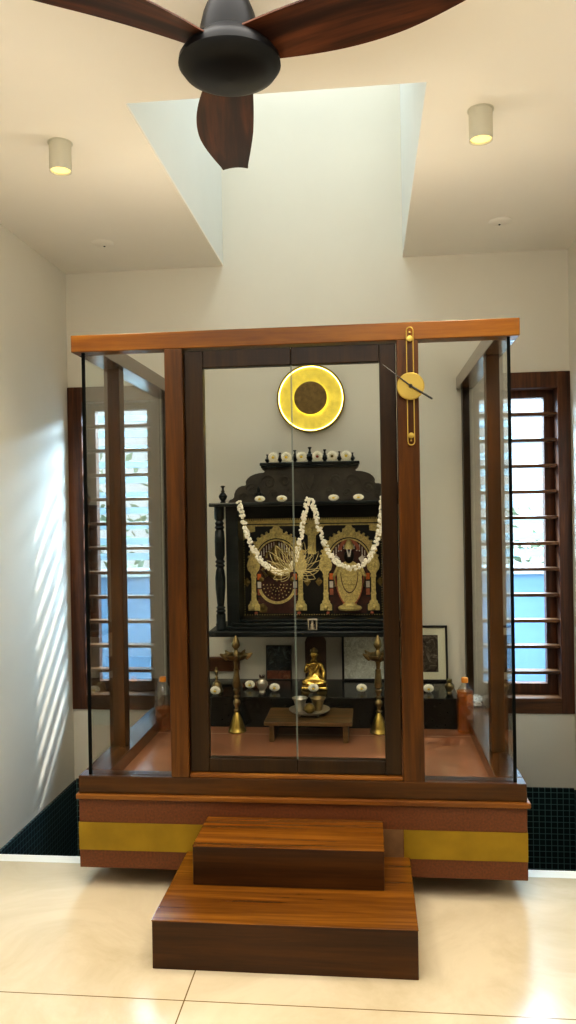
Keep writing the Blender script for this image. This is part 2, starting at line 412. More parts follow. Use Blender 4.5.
# doors
SEAM = -.2905; DY = PY+.02
def petal_outline(cx, cz, ang, L, wd, n=14, k=1.0):
    # outline of a petal whose midrib leaves at a flat angle and bends upwards
    mid = []; x, z = cx, cz
    for i in range(n):
        u = i/(n-1); a = ang*(1.25-.62*u) if abs(ang) < 1.7 else ang
        mid.append((x, z, a, u)); x += math.sin(a)*L/(n-1); z += math.cos(a)*L/(n-1)
    w_ = lambda u: wd*k*(math.sin(PI*u**.85)**.8 if 0 < u < 1 else 0)
    l_ = [(x-math.cos(a)*w_(u), z+math.sin(a)*w_(u)) for x, z, a, u in mid]
    r_ = [(x+math.cos(a)*w_(u), z-math.sin(a)*w_(u)) for x, z, a, u in mid[::-1]]
    return l_+r_[1:-1]
def lotus_half(sg):
    m = MB(); y = DY+.004; cz = 1.254
    spec = [(2, .112, .019), (17, .120, .017), (33, .122, .017), (50, .116, .016), (68, .106, .015), (86, .090, .012), (112, .070, .015), (140, .048, .014)]
    for a, L, wd in spec:
        for k in ((1.0, .55) if a < 60 else (1.0,)):
            pl = petal_outline(SEAM+sg*(.004+.00012*a), cz+(.0 if a < 90 else -.003), sg*math.radians(a), L*(1 if k == 1 else .8), wd, 14, k)
            m.tube([(min(x, SEAM-.0035) if sg < 0 else max(x, SEAM+.0035), y, z) for x, z in pl], .0014 if k == 1 else .0009, 5)
    m.tube([(SEAM+sg*.0035, y, cz), (SEAM+sg*.05, y, cz-.002), (SEAM+sg*.095, y, cz+.002)], .0017, 6)
    return m
for sg, x0, x1 in ((-1, -.713, SEAM-.001), (1, SEAM+.001, .114)):
    d = MB(); y0, y1 = DY, DY+.042
    if sg < 0: d.box(x0, x0+.074, y0, y1, .466, 2.126, .004)
    else: d.box(x1-.063, x1, y0, y1, .466, 2.126, .004)
    a, bb = (x0+.074, x1) if sg < 0 else (x0, x1-.063)
    d.box(a, bb, y0, y1, 2.058, 2.126, .003); d.box(a, bb, y0, y1, .466, .519, .003)
    dr = d.build('door', M['door_z'], sh)
    MB().box(a, bb, DY+.010, DY+.018, .519, 2.058).build('glass_pane', M['glass'], dr)
    xs = SEAM+sg*.0018
    MB().box(xs-.0008, xs+.0008, DY+.009, DY+.019, .519, 2.058).build('glass_edge', M['seam'], dr)
    lotus_half(sg).build('lotus_emblem', M['lotus'], dr, smooth=True)
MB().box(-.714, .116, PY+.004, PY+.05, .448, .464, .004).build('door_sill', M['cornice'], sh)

# ------------------------------------------------------------------ steps
M['riser'] = wood('shaded riser teak', srgb(39, 20, 4), srgb(57, 31, 7), srgb(77, 45, 10), 'X', .4, .7, .15)  # darker step wood: shade on the fronts put into the colour
def step(x0, x1, y0, y1, z0, z1, label):
    t = thing('wooden_step', label, 'step', ((x0+x1)/2, (y0+y1)/2, z0), 'teak entry steps')
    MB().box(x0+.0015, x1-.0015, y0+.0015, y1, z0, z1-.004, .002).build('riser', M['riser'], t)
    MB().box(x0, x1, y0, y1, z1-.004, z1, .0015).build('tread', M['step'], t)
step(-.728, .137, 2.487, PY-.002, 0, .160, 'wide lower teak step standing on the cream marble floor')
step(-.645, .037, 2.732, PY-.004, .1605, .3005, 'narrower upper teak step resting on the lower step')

# ------------------------------------------------------------------ clock
CKX, CKY, CKZ = .167, PY-.012, 1.954
t = thing('wall_clock', 'gold pendulum style clock with black hands on the right door post', 'clock', (CKX, PY, CKZ))
def track(cx, z0, z1, r, y, n=10):
    p = [(cx+r*math.cos(a), y, z1-r+r*math.sin(a)) for a in [PI*i/n for i in range(n+1)]]
    return p+[(cx-r*math.cos(a), y, z0+r-r*math.sin(a)) for a in [PI*i/n for i in range(n+1)]]
MB().tube(track(CKX, 1.732, 2.178, .0125, CKY), .0022, 8, True).build('rod_loop', M['clock_gold'], t, smooth=True)
MB().lathe([(0, CKY-.011), (.049, CKY-.011), (.052, CKY-.008), (.052, CKY-.004), (0, CKY-.004)], (CKX, 0, CKZ), 48, 'Y').build('dial', M['clock_gold'], t, smooth=True)
for z in (2.135, 1.768):
    MB().lathe([(0, CKY-.006), (.011, CKY-.005), (.011, CKY+.004), (0, CKY+.004)], (CKX, 0, z), 20, 'Y').build('rod_bead', M['clock_gold'], t, smooth=True)
for z in (2.16, 1.75):
    MB().box(CKX-.003, CKX+.003, CKY, PY, z-.003, z+.003).build('wall_mount', M['clock_gold'], t)
hy = CKY-.014
MB().tube([(CKX, hy, CKZ), (.064, hy, 2.037)], [.003, .0018], 6).build('minute_hand', M['clock_black'], t)
MB().tube([(CKX, hy-.002, CKZ), (.247, hy-.002, 1.902)], [.0042, .0038], 6).build('hour_hand', M['clock_black'], t)
MB().lathe([(0, hy-.006), (.007, hy-.006), (.007, CKY-.01), (0, CKY-.01)], (CKX, 0, CKZ), 16, 'Y').build('pivot', M['clock_black'], t)

# ------------------------------------------------------------------ ceiling fan
FX, FY = -.333, 1.975
t = thing('ceiling_fan', 'black ceiling fan with three curved walnut blades', 'ceiling fan', (FX, FY, H))
MB().lathe([(.0, 2.592), (.05, 2.594), (.09, 2.602), (.118, 2.615), (.1305, 2.632), (.129, 2.645), (.119, 2.660), (.102, 2.676), (.084, 2.690), (.076, 2.70), (.0, 2.702)], (FX, FY, 0), 48).build('motor_housing', M['fan_black'], t, smooth=True)
MB().lathe([(.074, 2.69), (.075, 2.70), (.073, 2.73), (.066, 2.76), (.054, 2.79), (.036, 2.81), (.03, 2.83), (.05, 2.84), (.06, H)], (FX, FY, 0), 40).build('canopy', M['fan_black'], t, smooth=True)
def blade(ang):
    me = MB(); n = 22; rows = []
    for i in range(n+1):
        u = i/n; r = .07+u*.575
        wd = .056+.031*math.sin(PI*min(1, u*1.02))
        if u > .62: wd -= .014*((u-.62)/.38)**1.3
        off = .026*math.sin(u*PI*.95)
        pitch = -math.radians(17-13*u); zc = 2.672+.008*math.sin(u*PI)-.022*u
        row = []
        for k in range(9):
            q = -1+2*k/8; yy = q*wd
            y = off+yy*math.cos(pitch); z = zc+yy*math.sin(pitch)+.006*(1-q*q)
            row.append((r, y, z))
        rows.append(row)
    for dz in (0, -.009):
        pass
    top = [[me.bm.verts.new((x, y, z+.0022)) for x, y, z in row] for row in rows]
    bot = [[me.bm.verts.new((x, y, z-.0022)) for x, y, z in row] for row in rows]
    for i in range(n):
        for k in range(8):
            me.bm.faces.new((top[i][k], top[i+1][k], top[i+1][k+1], top[i][k+1])); me.bm.faces.new((bot[i][k], bot[i][k+1], bot[i+1][k+1], bot[i+1][k]))
        for k in (0, 8): me.bm.faces.new((top[i][k], bot[i][k], bot[i+1][k], top[i+1][k]))
    for i in (0, n):
        for k in range(8): me.bm.faces.new((top[i][k], top[i][k+1], bot[i][k+1], bot[i][k]))
    return me
for a in (98, 218, 338):
    o = blade(0)
    # build in fan-local space, rotated about the hub
    for v in o.bm.verts: v.co += Vector((FX, FY, 0))
    ob = o.build('blade', M['blade'], t, smooth=True)
    R_ = Matrix.Rotation(math.radians(a), 4, 'Z'); ob.rotation_euler = (0, 0, math.radians(a))

# ------------------------------------------------------------------ ceiling lights
def spot(x, y, label):
    t = thing('ceiling_spotlight', label, 'ceiling light', (x, y, H), 'cylinder spotlights')
    MB().lathe([(.036, H-.104), (.0405, H-.106), (.0405, H-.002), (.046, H-.002), (.046, H)], (x, y, 0), 32, cap=False).lathe([(.036, H-.104), (.036, H-.07)], (x, y, 0), 32, cap=False).build('housing', M['lamp_shell'], t, smooth=True)
    MB().lathe([(0, H-.088), (.0355, H-.098), (.0355, H-.088), (0, H-.08)], (x, y, 0), 32).build('lens', M['lamp_glow'], t, smooth=True)
spot(-1.118, 2.812, 'cream cylinder ceiling spotlight on the left side of the skylight')
spot(.411, 2.777, 'cream cylinder ceiling spotlight on the right side of the skylight')
for x, y, lb in ((-1.33, 3.886, 'flush round white ceiling plate near the left wall corner'), (.66, 3.872, 'flush round white ceiling plate right of the skylight by the back wall')):
    t = thing('ceiling_plate', lb, 'ceiling plate', (x, y, H), 'flush ceiling plates')
    MB().lathe([(0, H-.006), (.05, H-.006), (.056, H-.001), (.056, H), (0, H)], (x, y, 0), 32).build('cover', M['ceiling'], t, smooth=True)
    MB().lathe([(0, H-.009), (.005, H-.009), (.005, H-.005), (0, H-.005)], (x, y+.03, 0), 12).build('indicator', M['fan_black'], t)

# ------------------------------------------------------------------ gold disc wall lamp
DX, DZ, R0 = -.307, 2.108, .186
t = thing('wall_disc_lamp', 'round hammered gold wall lamp glowing above the altar', 'wall lamp', (DX, YB, DZ))
MB().lathe([(0, YB-.012), (R0-.012, YB-.020), (R0-.006, YB-.034), (R0, YB-.034), (R0+.001, YB-.001), (0, YB-.001)], (DX, 0, DZ), 72, 'Y').build('dish', M['hammered'], t, smooth=True)
MB().lathe([(R0-.004, YB-.036), (R0+.003, YB-.036), (R0+.003, YB), (R0+.0015, YB)], (DX, 0, DZ), 72, 'Y', cap=False).build('rim', M['sand'], t, smooth=True)
MB().lathe([(0, YB-.058), (.088, YB-.056), (.091, YB-.052), (.091, YB-.048), (0, YB-.046)], (DX, 0, DZ), 56, 'Y').build('centre_disc', M['bronze'], t, smooth=True)
MB().lathe([(.03, YB-.048), (.03, YB-.012)], (DX, 0, DZ), 24, 'Y').build('spacer', M['sand'], t)
n = 72
MB().tube([(DX+(R0-.009)*math.cos(2*PI*k/n), YB-.029, DZ+(R0-.009)*math.sin(2*PI*k/n)) for k in range(n)], .0035, 6, True).build('light_strip', M['led'], t)
MB().tube([(DX+.083*math.cos(2*PI*k/n), YB-.036, DZ+.083*math.sin(2*PI*k/n)) for k in range(n)], .006, 6, True).build('light_strip', M['led'], t)

# ------------------------------------------------------------------ black ledge
LZ = .545; LY = 3.925
o = MB().box(-1.03, .43, LY, YB-.014, .391, LZ-.02).box(-1.035, .435, LY-.006, YB-.014, LZ-.02, LZ, .003).build('stone_ledge', M['granite'], None, (CX, 4.14, .391))
tag(o, 'long low polished black granite ledge along the back wall under the altar', 'ledge')

# ------------------------------------------------------------------ altar (mandapam)
AZ0, AZ1 = .838, 1.534
al = thing('altar_cabinet', 'carved black wooden altar cabinet mounted on the back wall', 'altar', (CX, YB, AZ0))
AX = CX+.0
MB().box(AX-.54, AX+.54, 3.985, YB, .838, .868, .006).build('shelf', M['black_wood'], al)
MB().box(AX-.525, AX+.525, 3.985, YB, 1.514, 1.534, .005).build('cornice', M['black_wood'], al)
bx = MB()
bx.box(AX-.45, AX-.385, 4.06, YB, .868, 1.514); bx.box(AX+.385, AX+.45, 4.06, YB, .868, 1.514)
bx.box(AX-.385, AX+.385, 4.24, YB, .868, 1.514); bx.box(AX-.385, AX+.385, 4.20, 4.24, 1.452, 1.514)
bx.build('case', M['black_wood'], al)
mo = MB(); mo.box(AX-.45, AX+.45, 4.02, 4.10, .868, .886, .004); mo.box(AX-.43, AX+.43, 4.05, 4.2, .886, .903, .005); mo.box(AX-.41, AX+.41, 4.08, 4.22, .903, .916, .004)
for k in range(60): mo.ball((AX-.44+.88*k/59, 4.018, .878), .0042, 1)
mo.build('base_moulding', M['black_wood'], al, smooth=True)
half = [(.250, 1.711), (.246, 1.704), (.234, 1.694), (.240, 1.687), (.262, 1.686), (.285, 1.681), (.308, 1.672), (.325, 1.659), (.335, 1.643), (.334, 1.628), (.338, 1.622), (.356, 1.621), (.374, 1.613), (.388, 1.599), (.396, 1.580), (.398, 1.562), (.404, 1.554), (.420, 1.549), (.430, 1.534)]
poly = [(AX-x, z) for x, z in half[::-1]]+[(AX+x, z) for x, z in half]
MB().prism(poly, 4.03, 4.10).build('crest', M['black_carved'], al)
cr = MB()   # carved scrolls on the crest
def scroll(cx, cz, r, sg, turns=1.6, n=26):
    return [(cx+sg*r*(1-k/n*.85)*math.cos(2*PI*turns*k/n), 4.028, cz+r*(1-k/n*.85)*math.sin(2*PI*turns*k/n)) for k in range(n+1)]
for sg in (-1, 1):
    for dx, dz, r in ((.30, 1.60, .035), (.215, 1.635, .038), (.13, 1.64, .03), (.345, 1.565, .02), (.10, 1.585, .022), (.19, 1.575, .022)):
        MB().tube(scroll(AX+sg*dx, dz, r, sg), .0036, 5).build('carved_scroll', M['black_carved'], al, smooth=True)
    MB().tube([(AX+sg*.01, 4.028, 1.585), (AX+sg*.035, 4.028, 1.60), (AX+sg*.045, 4.028, 1.63)], .005, 6).build('carved_leaf', M['black_carved'], al, smooth=True)
    MB().tube([(AX+sg*.004, 4.028, 1.60), (AX+sg*.02, 4.028, 1.63), (AX+sg*.022, 4.028, 1.67)], .005, 6).build('carved_leaf', M['black_carved'], al, smooth=True)
MB().box(AX-.252, AX+.252, 4.015, 4.115, 1.711, 1.722, .003).box(AX-.258, AX+.258, 4.008, 4.12, 1.722, 1.738, .004).build('crest_slab', M['black_wood'], al)
def finial(x, y, z, h):
    p = [(.0, 0), (.013, 0), (.013, .06), (.009, .10), (.013, .16), (.020, .30), (.021, .40), (.014, .52), (.007, .60), (.010, .66), (.006, .72), (.005, .86), (.011, .93), (.011, .98), (0, 1)]
    k = h/.072
    return MB().lathe([(r*min(1.15, max(.62, k*.85)), z+q*h) for r, q in p], (x, y, 0), 16)
for dx, h in ((-.223, .046), (-.156, .054), (-.078, .066), (0, .080), (.078, .066), (.154, .054), (.222, .046)):
    finial(AX+dx, 4.06, 1.738, h).build('finial', M['black_wood'], al, smooth=True)
for sg in (-1, 1):
    finial(AX+sg*.455, 4.02, 1.534, .09).build('finial', M['black_wood'], al, smooth=True)
    px = AX+sg*.478
    pr = [(.0, .868), (.027, .868), (.027, .90), (.024, .905), (.024, .952), (.018, .957), (.026, .968), (.018, .978), (.024, .986), (.017, .995), (.021, 1.03), (.026, 1.09), (.027, 1.14), (.022, 1.18), (.017, 1.195), (.026, 1.205), (.019, 1.215), (.026, 1.226), (.018, 1.238), (.026, 1.26), (.0265, 1.34), (.024, 1.385), (.018, 1.395), (.026, 1.406), (.019, 1.416), (.024, 1.428), (.017, 1.44), (.026, 1.452), (.026, 1.514), (0, 1.514)]
    MB().lathe(pr, (px, 4.03, 0), 20).build('pillar', M['black_wood'], al, smooth=True)
# small silver plaque on the shelf moulding
t = thing('silver_plaque', 'small square silver plaque fixed at the middle of the altar base', 'plaque', (-.294, 4.012, .872))
MB().box(-.319, -.270, 4.000, 4.012, .870, .930, .002).build('plate', M['silver'], t)
MB().box(-.312, -.277, 3.998, 4.001, .877, .923).build('plate_ground', M['paint_black'], t)
MB().lathe([(0, .880), (.012, .880), (.009, .892), (.011, .902), (.006, .908), (.008, .915), (0, .921)], (-.2945, 3.996, 0), 12).build('figure', M['silver'], t, smooth=True)

# ------------------------------------------------------------------ gilded painting inside the altar
PYP = 4.236
gp = thing('gilded_painting', 'wide gold relief painting of two shrine arches framed inside the altar', 'painting', (CX-.01, PYP, .917))
GX = CX-.008
MB().box(GX-.376, GX+.376, PYP-.012, PYP, .917, 1.452).build('painted_ground', M['paint_black'], gp)
YG = PYP-.013
b = MB()
b.box(GX-.376, GX+.376, YG-.008, YG, 1.418, 1.436); b.box(GX-.376, GX+.376, YG-.004, YG, 1.404, 1.412)
for k in range(62): b.box(GX-.374+k*.0122, GX-.374+k*.0122+.006, YG-.01, YG, 1.436, 1.446)
for k in range(56): b.ball((GX-.372+k*.01353, YG-.001, .921), .0036, 1)
for sg in (-1, 1):
    for k in range(37): b.ball((GX+sg*.373, YG-.001, .925+k*.0135), .0032, 1)
b.build('gold_border', M['gold'], gp)
b = MB()   # centre and corner pillars
b.box(GX-.022, GX+.022, YG-.010, YG, 1.25, 1.42, .003); b.box(GX-.012, GX+.012, YG-.016, YG-.009, 1.25, 1.36)
b.lathe([(0, YG-.018), (.012, YG-.016), (.016, YG-.01), (0, YG-.008)], (GX, 0, 1.385), 16, 'Y')
b.prism([(GX-.07, 1.405), (GX+.07, 1.405), (GX+.05, 1.372), (GX+.022, 1.35), (GX-.022, 1.35), (GX-.05, 1.372)], YG-.007, YG)
b.build('gold_pillar', M['gold'], gp)
for sg in (-1, 1): MB().prism([(GX+sg*.376, 1.405), (GX+sg*.31, 1.405), (GX+sg*.31, 1.375), (GX+sg*.345, 1.37), (GX+sg*.35, 1.34), (GX+sg*.376, 1.33)], YG-.007, YG).build('corner_bracket', M['gold'], gp)
def arc(cx, cz, r, a0, a1, n=28, ez=1.0): return [(cx+r*math.cos(math.radians(a0+(a1-a0)*k/n)), cz+ez*r*math.sin(math.radians(a0+(a1-a0)*k/n))) for k in range(n+1)]
for which, ax in ((0, GX-.193), (1, GX+.200)):
    b = MB(); cz = 1.215
    b.ringxz(arc(ax, cz, .150, 0, 180, ez=1.05), arc(ax, cz, .118, 0, 180, ez=1.05), YG-.012, YG)
    b.ringxz(arc(ax, cz, .112, 0, 180, ez=1.05), arc(ax, cz, .104, 0, 180, ez=1.05), YG-.009, YG)
    for k in range(17):
        a = math.radians(8+164*k/16); b.ball((ax+.154*math.cos(a), YG-.004, cz+.162*math.sin(a)), .009, 1)
    for k in range(13):
        a = math.radians(10+160*k/12); b.ball((ax+.134*math.cos(a), YG-.011, cz+.141*math.sin(a)), .0065, 1)
    b.prism([(ax-.036, 1.365), (ax+.036, 1.365), (ax+.034, 1.385), (ax+.020, 1.392), (ax+.014, 1.405), (ax-.014, 1.405), (ax-.02, 1.392), (ax-.034, 1.385)], YG-.014, YG)
    ar = b.build('arch', M['gold'], gp, smooth=True)
    for sg in (-1, 1):
        p = MB(); x = ax+sg*.128
        prof = [(.032, .945), (.032, .975), (.022, .985), (.022, .995), (.014, 1.0), (.013, 1.03), (.016, 1.035), (.012, 1.045), (.012, 1.12), (.017, 1.128), (.013, 1.14), (.02, 1.155), (.030, 1.165), (.036, 1.19), (.030, 1.215), (.022, 1.235), (.01, 1.245)]
        p.prism([(x-w_, z) for w_, z in prof]+[(x+w_, z) for w_, z in prof[::-1]], YG-.011, YG)
        for z in (1.19, .96): p.ball((x, YG-.011, z), .014, 1)
        for z in (1.05, 1.065, 1.08, 1.095, 1.11): p.ball((x, YG-.011, z), .006, 1)
        sc_ = p.build('side_column', M['gold'], gp, smooth=True)
        for z, mm in ((1.128, 'orange'), (1.085, 'pale'), (1.045, 'rose'), (1.0, 'maroon')):
            MB().box(ax+sg*.098-.010, ax+sg*.098+.010, YG-.005, YG, z-.017, z+.017).build('colour_patch', M[mm], sc_)
        MB().ball((ax+sg*.165, YG-.003, 1.10), .013, 1, (1, .3, 1)).prism([(ax+sg*.165-.02, 1.10), (ax+sg*.165, 1.125), (ax+sg*.165+.02, 1.10), (ax+sg*.165, 1.075)], YG-.004, YG).build('star_flower', M['gold_dark'], gp)
        MB().ball((ax+sg*.118, YG-.006, .932), .012, 1, (1, .5, .8)).build('rosette', M['rose'], sc_)
    MB().prism(arc(ax, cz, .103, 0, 180, ez=1.05)+[(ax-.09, cz-.2), (ax-.088, .93), (ax+.088, .93), (ax+.09, cz-.2)], YG-.003, YG+.001).build('niche', M['maroon'], ar)
    for k in range(11):
        pass
    r = MB()
    for k in range(13):
        x = ax-.084+.168*k/12; z1 = cz+math.sqrt(max(0, .098**2-(x-ax)**2))*1.05
        r.tube([(x, YG-.005, z1), (x, YG-.005, z1-.028-.006*(k % 2))], .0028, 5); r.ball((x, YG-.006, z1-.034-.006*(k % 2)), .0045, 1)
    r.build('hanging_tassels', M['pale'], ar)
    if which == 0:      # seated figure over a round robe
        f = MB()
        f.ringxz(arc(ax, 1.085, .105, 195, 345), arc(ax, 1.085, .090, 195, 345), YG-.010, YG)
        for rr, k0 in ((.075, 11), (.055, 9), (.036, 7), (.02, 4)):
            for k in range(k0+1):
                a = math.radians(180+180*k/k0); f.ball((ax+rr*math.cos(a), YG-.006, 1.085+rr*math.sin(a)), .0042, 1)
        f.build('robe_trim', M['gold'], gp, smooth=True)
        g = MB()
        g.ball((ax, YG-.010, 1.235), .026, 2, (1, .5, 1.15)); g.lathe([(.03, 1.255), (.026, 1.275), (.014, 1.295), (.005, 1.315), (0, 1.325)], (ax, YG-.006, 0), 14)
        g.ball((ax, YG-.008, 1.165), .05, 2, (1.15, .3, 1.0))
        for sg in (-1, 1):
            g.tube([(ax+sg*.045, YG-.010, 1.195), (ax+sg*.078, YG-.012, 1.165), (ax+sg*.055, YG-.014, 1.13)], .012, 8)
            g.ball((ax+sg*.085, YG-.008, 1.115), .016, 1, (1, .5, 1))
            g.tube([(ax+sg*.01, YG-.012, 1.205), (ax+sg*.02, YG-.012, 1.15), (ax, YG-.014, 1.105)], .005, 6)
        g.ringxz(arc(ax, 1.23, .062, 0, 180), arc(ax, 1.23, .05, 0, 180), YG-.009, YG)
        g.build('seated_figure', M['gold_dark'], gp, smooth=True)
        MB().prism([(ax-.10, .935), (ax-.06, .935), (ax-.055, .96), (ax-.075, .985), (ax-.10, .98)], YG-.008, YG).ball((ax-.077, YG-.008, .965), .018, 1, (1, .4, 1)).build('attendant', M['gold_dark'], gp)
    else:               # standing figure with tall body and garland
        g = MB()
        g.prism([(ax-.028, .975), (ax+.028, .975), (ax+.055, 1.02), (ax+.066, 1.08), (ax+.066, 1.14), (ax+.058, 1.185), (ax+.02, 1.21), (ax-.02, 1.21), (ax-.058, 1.185), (ax-.066, 1.14), (ax-.066, 1.08), (ax-.055, 1.02)], YG-.012, YG)
        for k in range(9):
            z = 1.0+.022*k
            for q in range(-3, 4): g.ball((ax+q*.016*(.6+.05*k if k < 8 else 1), YG-.013, z), .0058, 1)
        g.ringxz(arc(ax, 1.16, .060, 180, 360, ez=2.3), arc(ax, 1.16, .050, 180, 360, ez=2.4), YG-.017, YG)
        for sg in (-1, 1):
            g.tube([(ax+sg*.06, YG-.010, 1.18), (ax+sg*.082, YG-.012, 1.13), (ax+sg*.072, YG-.012, 1.075)], .010, 8)
        g.lathe([(.026, 1.275), (.024, 1.295), (.016, 1.315), (.006, 1.328), (0, 1.332)], (ax, YG-.006, 0), 14)
        sf = g.build('standing_figure', M['gold'], gp, smooth=True)
        for rr, mm in ((1.16, 'rose'), (.70, 'maroon')):
            o_ = arc(ax, 1.15, .068*rr, 180, 360, ez=2.35); MB().ringxz(o_, [(ax+(x-ax)*.93, 1.15+(z-1.15)*.95) for x, z in o_], YG-.0195, YG-.012).build('robe_outline', M[mm], sf)
        MB().ball((ax, YG-.012, 1.235), .030, 2, (.9, .5, 1.25)).build('dark_face', M['paint_black'], sf, smooth=True)
        MB().prism([(ax-.014, 1.275), (ax-.006, 1.235), (ax+.006, 1.235), (ax+.014, 1.275), (ax+.007, 1.275), (ax, 1.245), (ax-.007, 1.275)], YG-.030, YG-.024).build('forehead_mark', M['pale'], sf)
        h = MB(); h.ringxz(arc(ax, 1.27, .058, 0, 180), arc(ax, 1.27, .040, 0, 180), YG-.009, YG); h.build('halo', M['rose'], sf)
        for sg in (-1, 1):
            MB().prism([(ax+sg*.05, 1.225), (ax+sg*.072, 1.245), (ax+sg*.088, 1.215), (ax+sg*.066, 1.195)], YG-.010, YG).build('emblem', M['pale'], sf)
        MB().lathe([(0, .948), (.06, .948), (.066, .958), (.058, .968), (.04, .974), (.036, .985), (.02, .99), (0, .99)], (ax, YG, 0), 24).build('pedestal', M['gold'], sf, smooth=True)

# ------------------------------------------------------------------ garlands
def catm(pts, n=14):
    P = [Vector(p) for p in pts]; P = [P[0]*2-P[1]]+P+[P[-1]*2-P[-2]]; out = []
    for i in range(1, len(P)-2):
        for k in range(n):
            t_ = k/n; a, b_, c_, d_ = P[i-1:i+3]
            out.append(.5*((2*b_)+(-a+c_)*t_+(2*a-5*b_+4*c_-d_)*t_*t_+(-a+3*b_-3*c_+d_)*t_**3))
    return out+[P[-2]]
def garland(pts, label):
    m = MB(); path = catm(pts, 40); acc = 0; last = path[0]
    for p in path:
        acc += (p-last).length; last = p
        if acc < .0075: continue
        acc = 0
        for k in range(3):
            a = random.uniform(0, 2*PI); r = .0095
            q = p+Vector((math.cos(a)*r, random.uniform(-.004, .006), math.sin(a)*r))
            m.ball(q, random.uniform(.0065, .0095), 1, (1, .9, random.uniform(.75, 1.15)))
    for k in range(0, len(path), 9):
        pass
    o = m.build('flower_garland', M['jasmine'], None, tuple(path[0]), smooth=False)
    tag(o, label, 'garland', 'white flower garlands')
GYY = 3.966
garland([(-.665, GYY+.01, 1.545), (-.650, GYY, 1.49), (-.618, GYY, 1.36), (-.565, GYY, 1.255), (-.505, GYY, 1.195), (-.44, GYY, 1.175), (-.385, GYY, 1.215), (-.352, GYY, 1.32), (-.325, GYY, 1.46), (-.305, GYY+.01, 1.548)], 'white flower garland draped from the altar cornice, left one behind the lotus emblem')
garland([(-.292, GYY+.01, 1.55), (-.268, GYY, 1.48), (-.235, GYY, 1.345), (-.17, GYY, 1.23), (-.085, GYY, 1.192), (-.005, GYY, 1.235), (.05, GYY, 1.36), (.072, GYY+.01, 1.545)], 'white flower garland draped from the altar cornice, right one over the standing figure')

# ------------------------------------------------------------------ chrysanthemums
def make_flower(loc, eye, label, group, flat=1.0):
    t = thing('chrysanthemum', label, 'flower', loc, group)
    x, y, z = loc; m = MB(); q0 = z
    # flower faces forward (-y), slightly up
    for ring, (n, L, wd, lift) in enumerate(((20, .026, .0068, .003), (18, .0245, .0066, .008), (16, .020, .006, .013), (12, .015, .0055, .017), (8, .009, .0045, .020))):
        for k in range(n):
            a = 2*PI*(k+.5*ring)/n; dx, dz = math.cos(a), math.sin(a)
            bx, by, bz = x+dx*.003, y-.004, z+.026+dz*.003
            tx, ty, tz = x+dx*L, y-lift-.006, z+.026+dz*L
            px, pz = -dz*wd, dx*wd
            mx, my, mz = (bx*.4+tx*.6), (by*.4+ty*.6)-.005, (bz*.4+tz*.6)
            v = [m.bm.verts.new(q) for q in ((bx, by, bz), (mx+px, my+.003, mz+pz), (tx, ty, tz), (mx-px, my+.003, mz-pz), (mx, my-.002, mz))]
            for i in range(4): m.bm.faces.new((v[i], v[(i+1) % 4], v[4]))
    m.ball((x, y+.001, z+.026), .018, 2, (1, .55, 1))
    for v in m.bm.verts: v.co.z = q0+(v.co.z-q0)*flat*1.12; v.co.x = x+(v.co.x-x)*1.12
    m.build('petals', M['petal'], t)
    e = MB().ball((x, y-.026, q0+.027*flat), .0075, 2, (1, .5, .9*flat)); e.build('flower_eye', M[eye], t, smooth=True)
    return t
lab6 = [('pollen', 'leftmost white chrysanthemum in the row on top of the altar crest'), ('pollen', 'second white chrysanthemum from the left on top of the altar crest'), ('pollen', 'white chrysanthemum left of the tall centre finial on the altar crest'), ('pollen_red', 'white chrysanthemum with a reddish eye right of the tall centre finial'), ('pollen_green', 'white chrysanthemum with a dark olive eye on the altar crest'), ('pollen', 'rightmost white chrysanthemum in the row on top of the altar crest')]
for dx, (e, l) in zip((-.187, -.119, -.040, .042, .118, .190), lab6):
    make_flower((AX+dx, 4.035, 1.737), e, l, 'chrysanthemums on the altar crest')
lab4 = ['white chrysanthemum on the altar cornice below the small dark figurine', 'white chrysanthemum on the altar cornice between figurine and door seam', 'white chrysanthemum on the altar cornice just right of the garland peak', 'rightmost white chrysanthemum on the altar cornice']
for x, l in zip((-.556, -.442, -.175, -.048), lab4):
    make_flower((x, 4.012, 1.533), 'pollen', l, 'chrysanthemums on the altar cornice', .62)
# dark figurine behind the first cornice flower
t = thing('dark_figurine', 'tiny black figurine on the altar cornice behind a white flower', 'figurine', (-.565, 4.022, 1.534))
MB().lathe([(0, 1.534), (.018, 1.534), (.016, 1.545), (.012, 1.552), (.018, 1.565), (.016, 1.58), (.007, 1.588), (.010, 1.597), (.006, 1.607), (.002, 1.616), (0, 1.618)], (-.565, 4.022, 0), 14).build('body', M['black_wood'], t, smooth=True)
for sg in (-1, 1): MB().tube([(-.565+sg*.014, 4.022, 1.578), (-.565+sg*.026, 4.018, 1.567), (-.565+sg*.016, 4.012, 1.556)], .005, 6).build('arm', M['black_wood'], t, smooth=True)

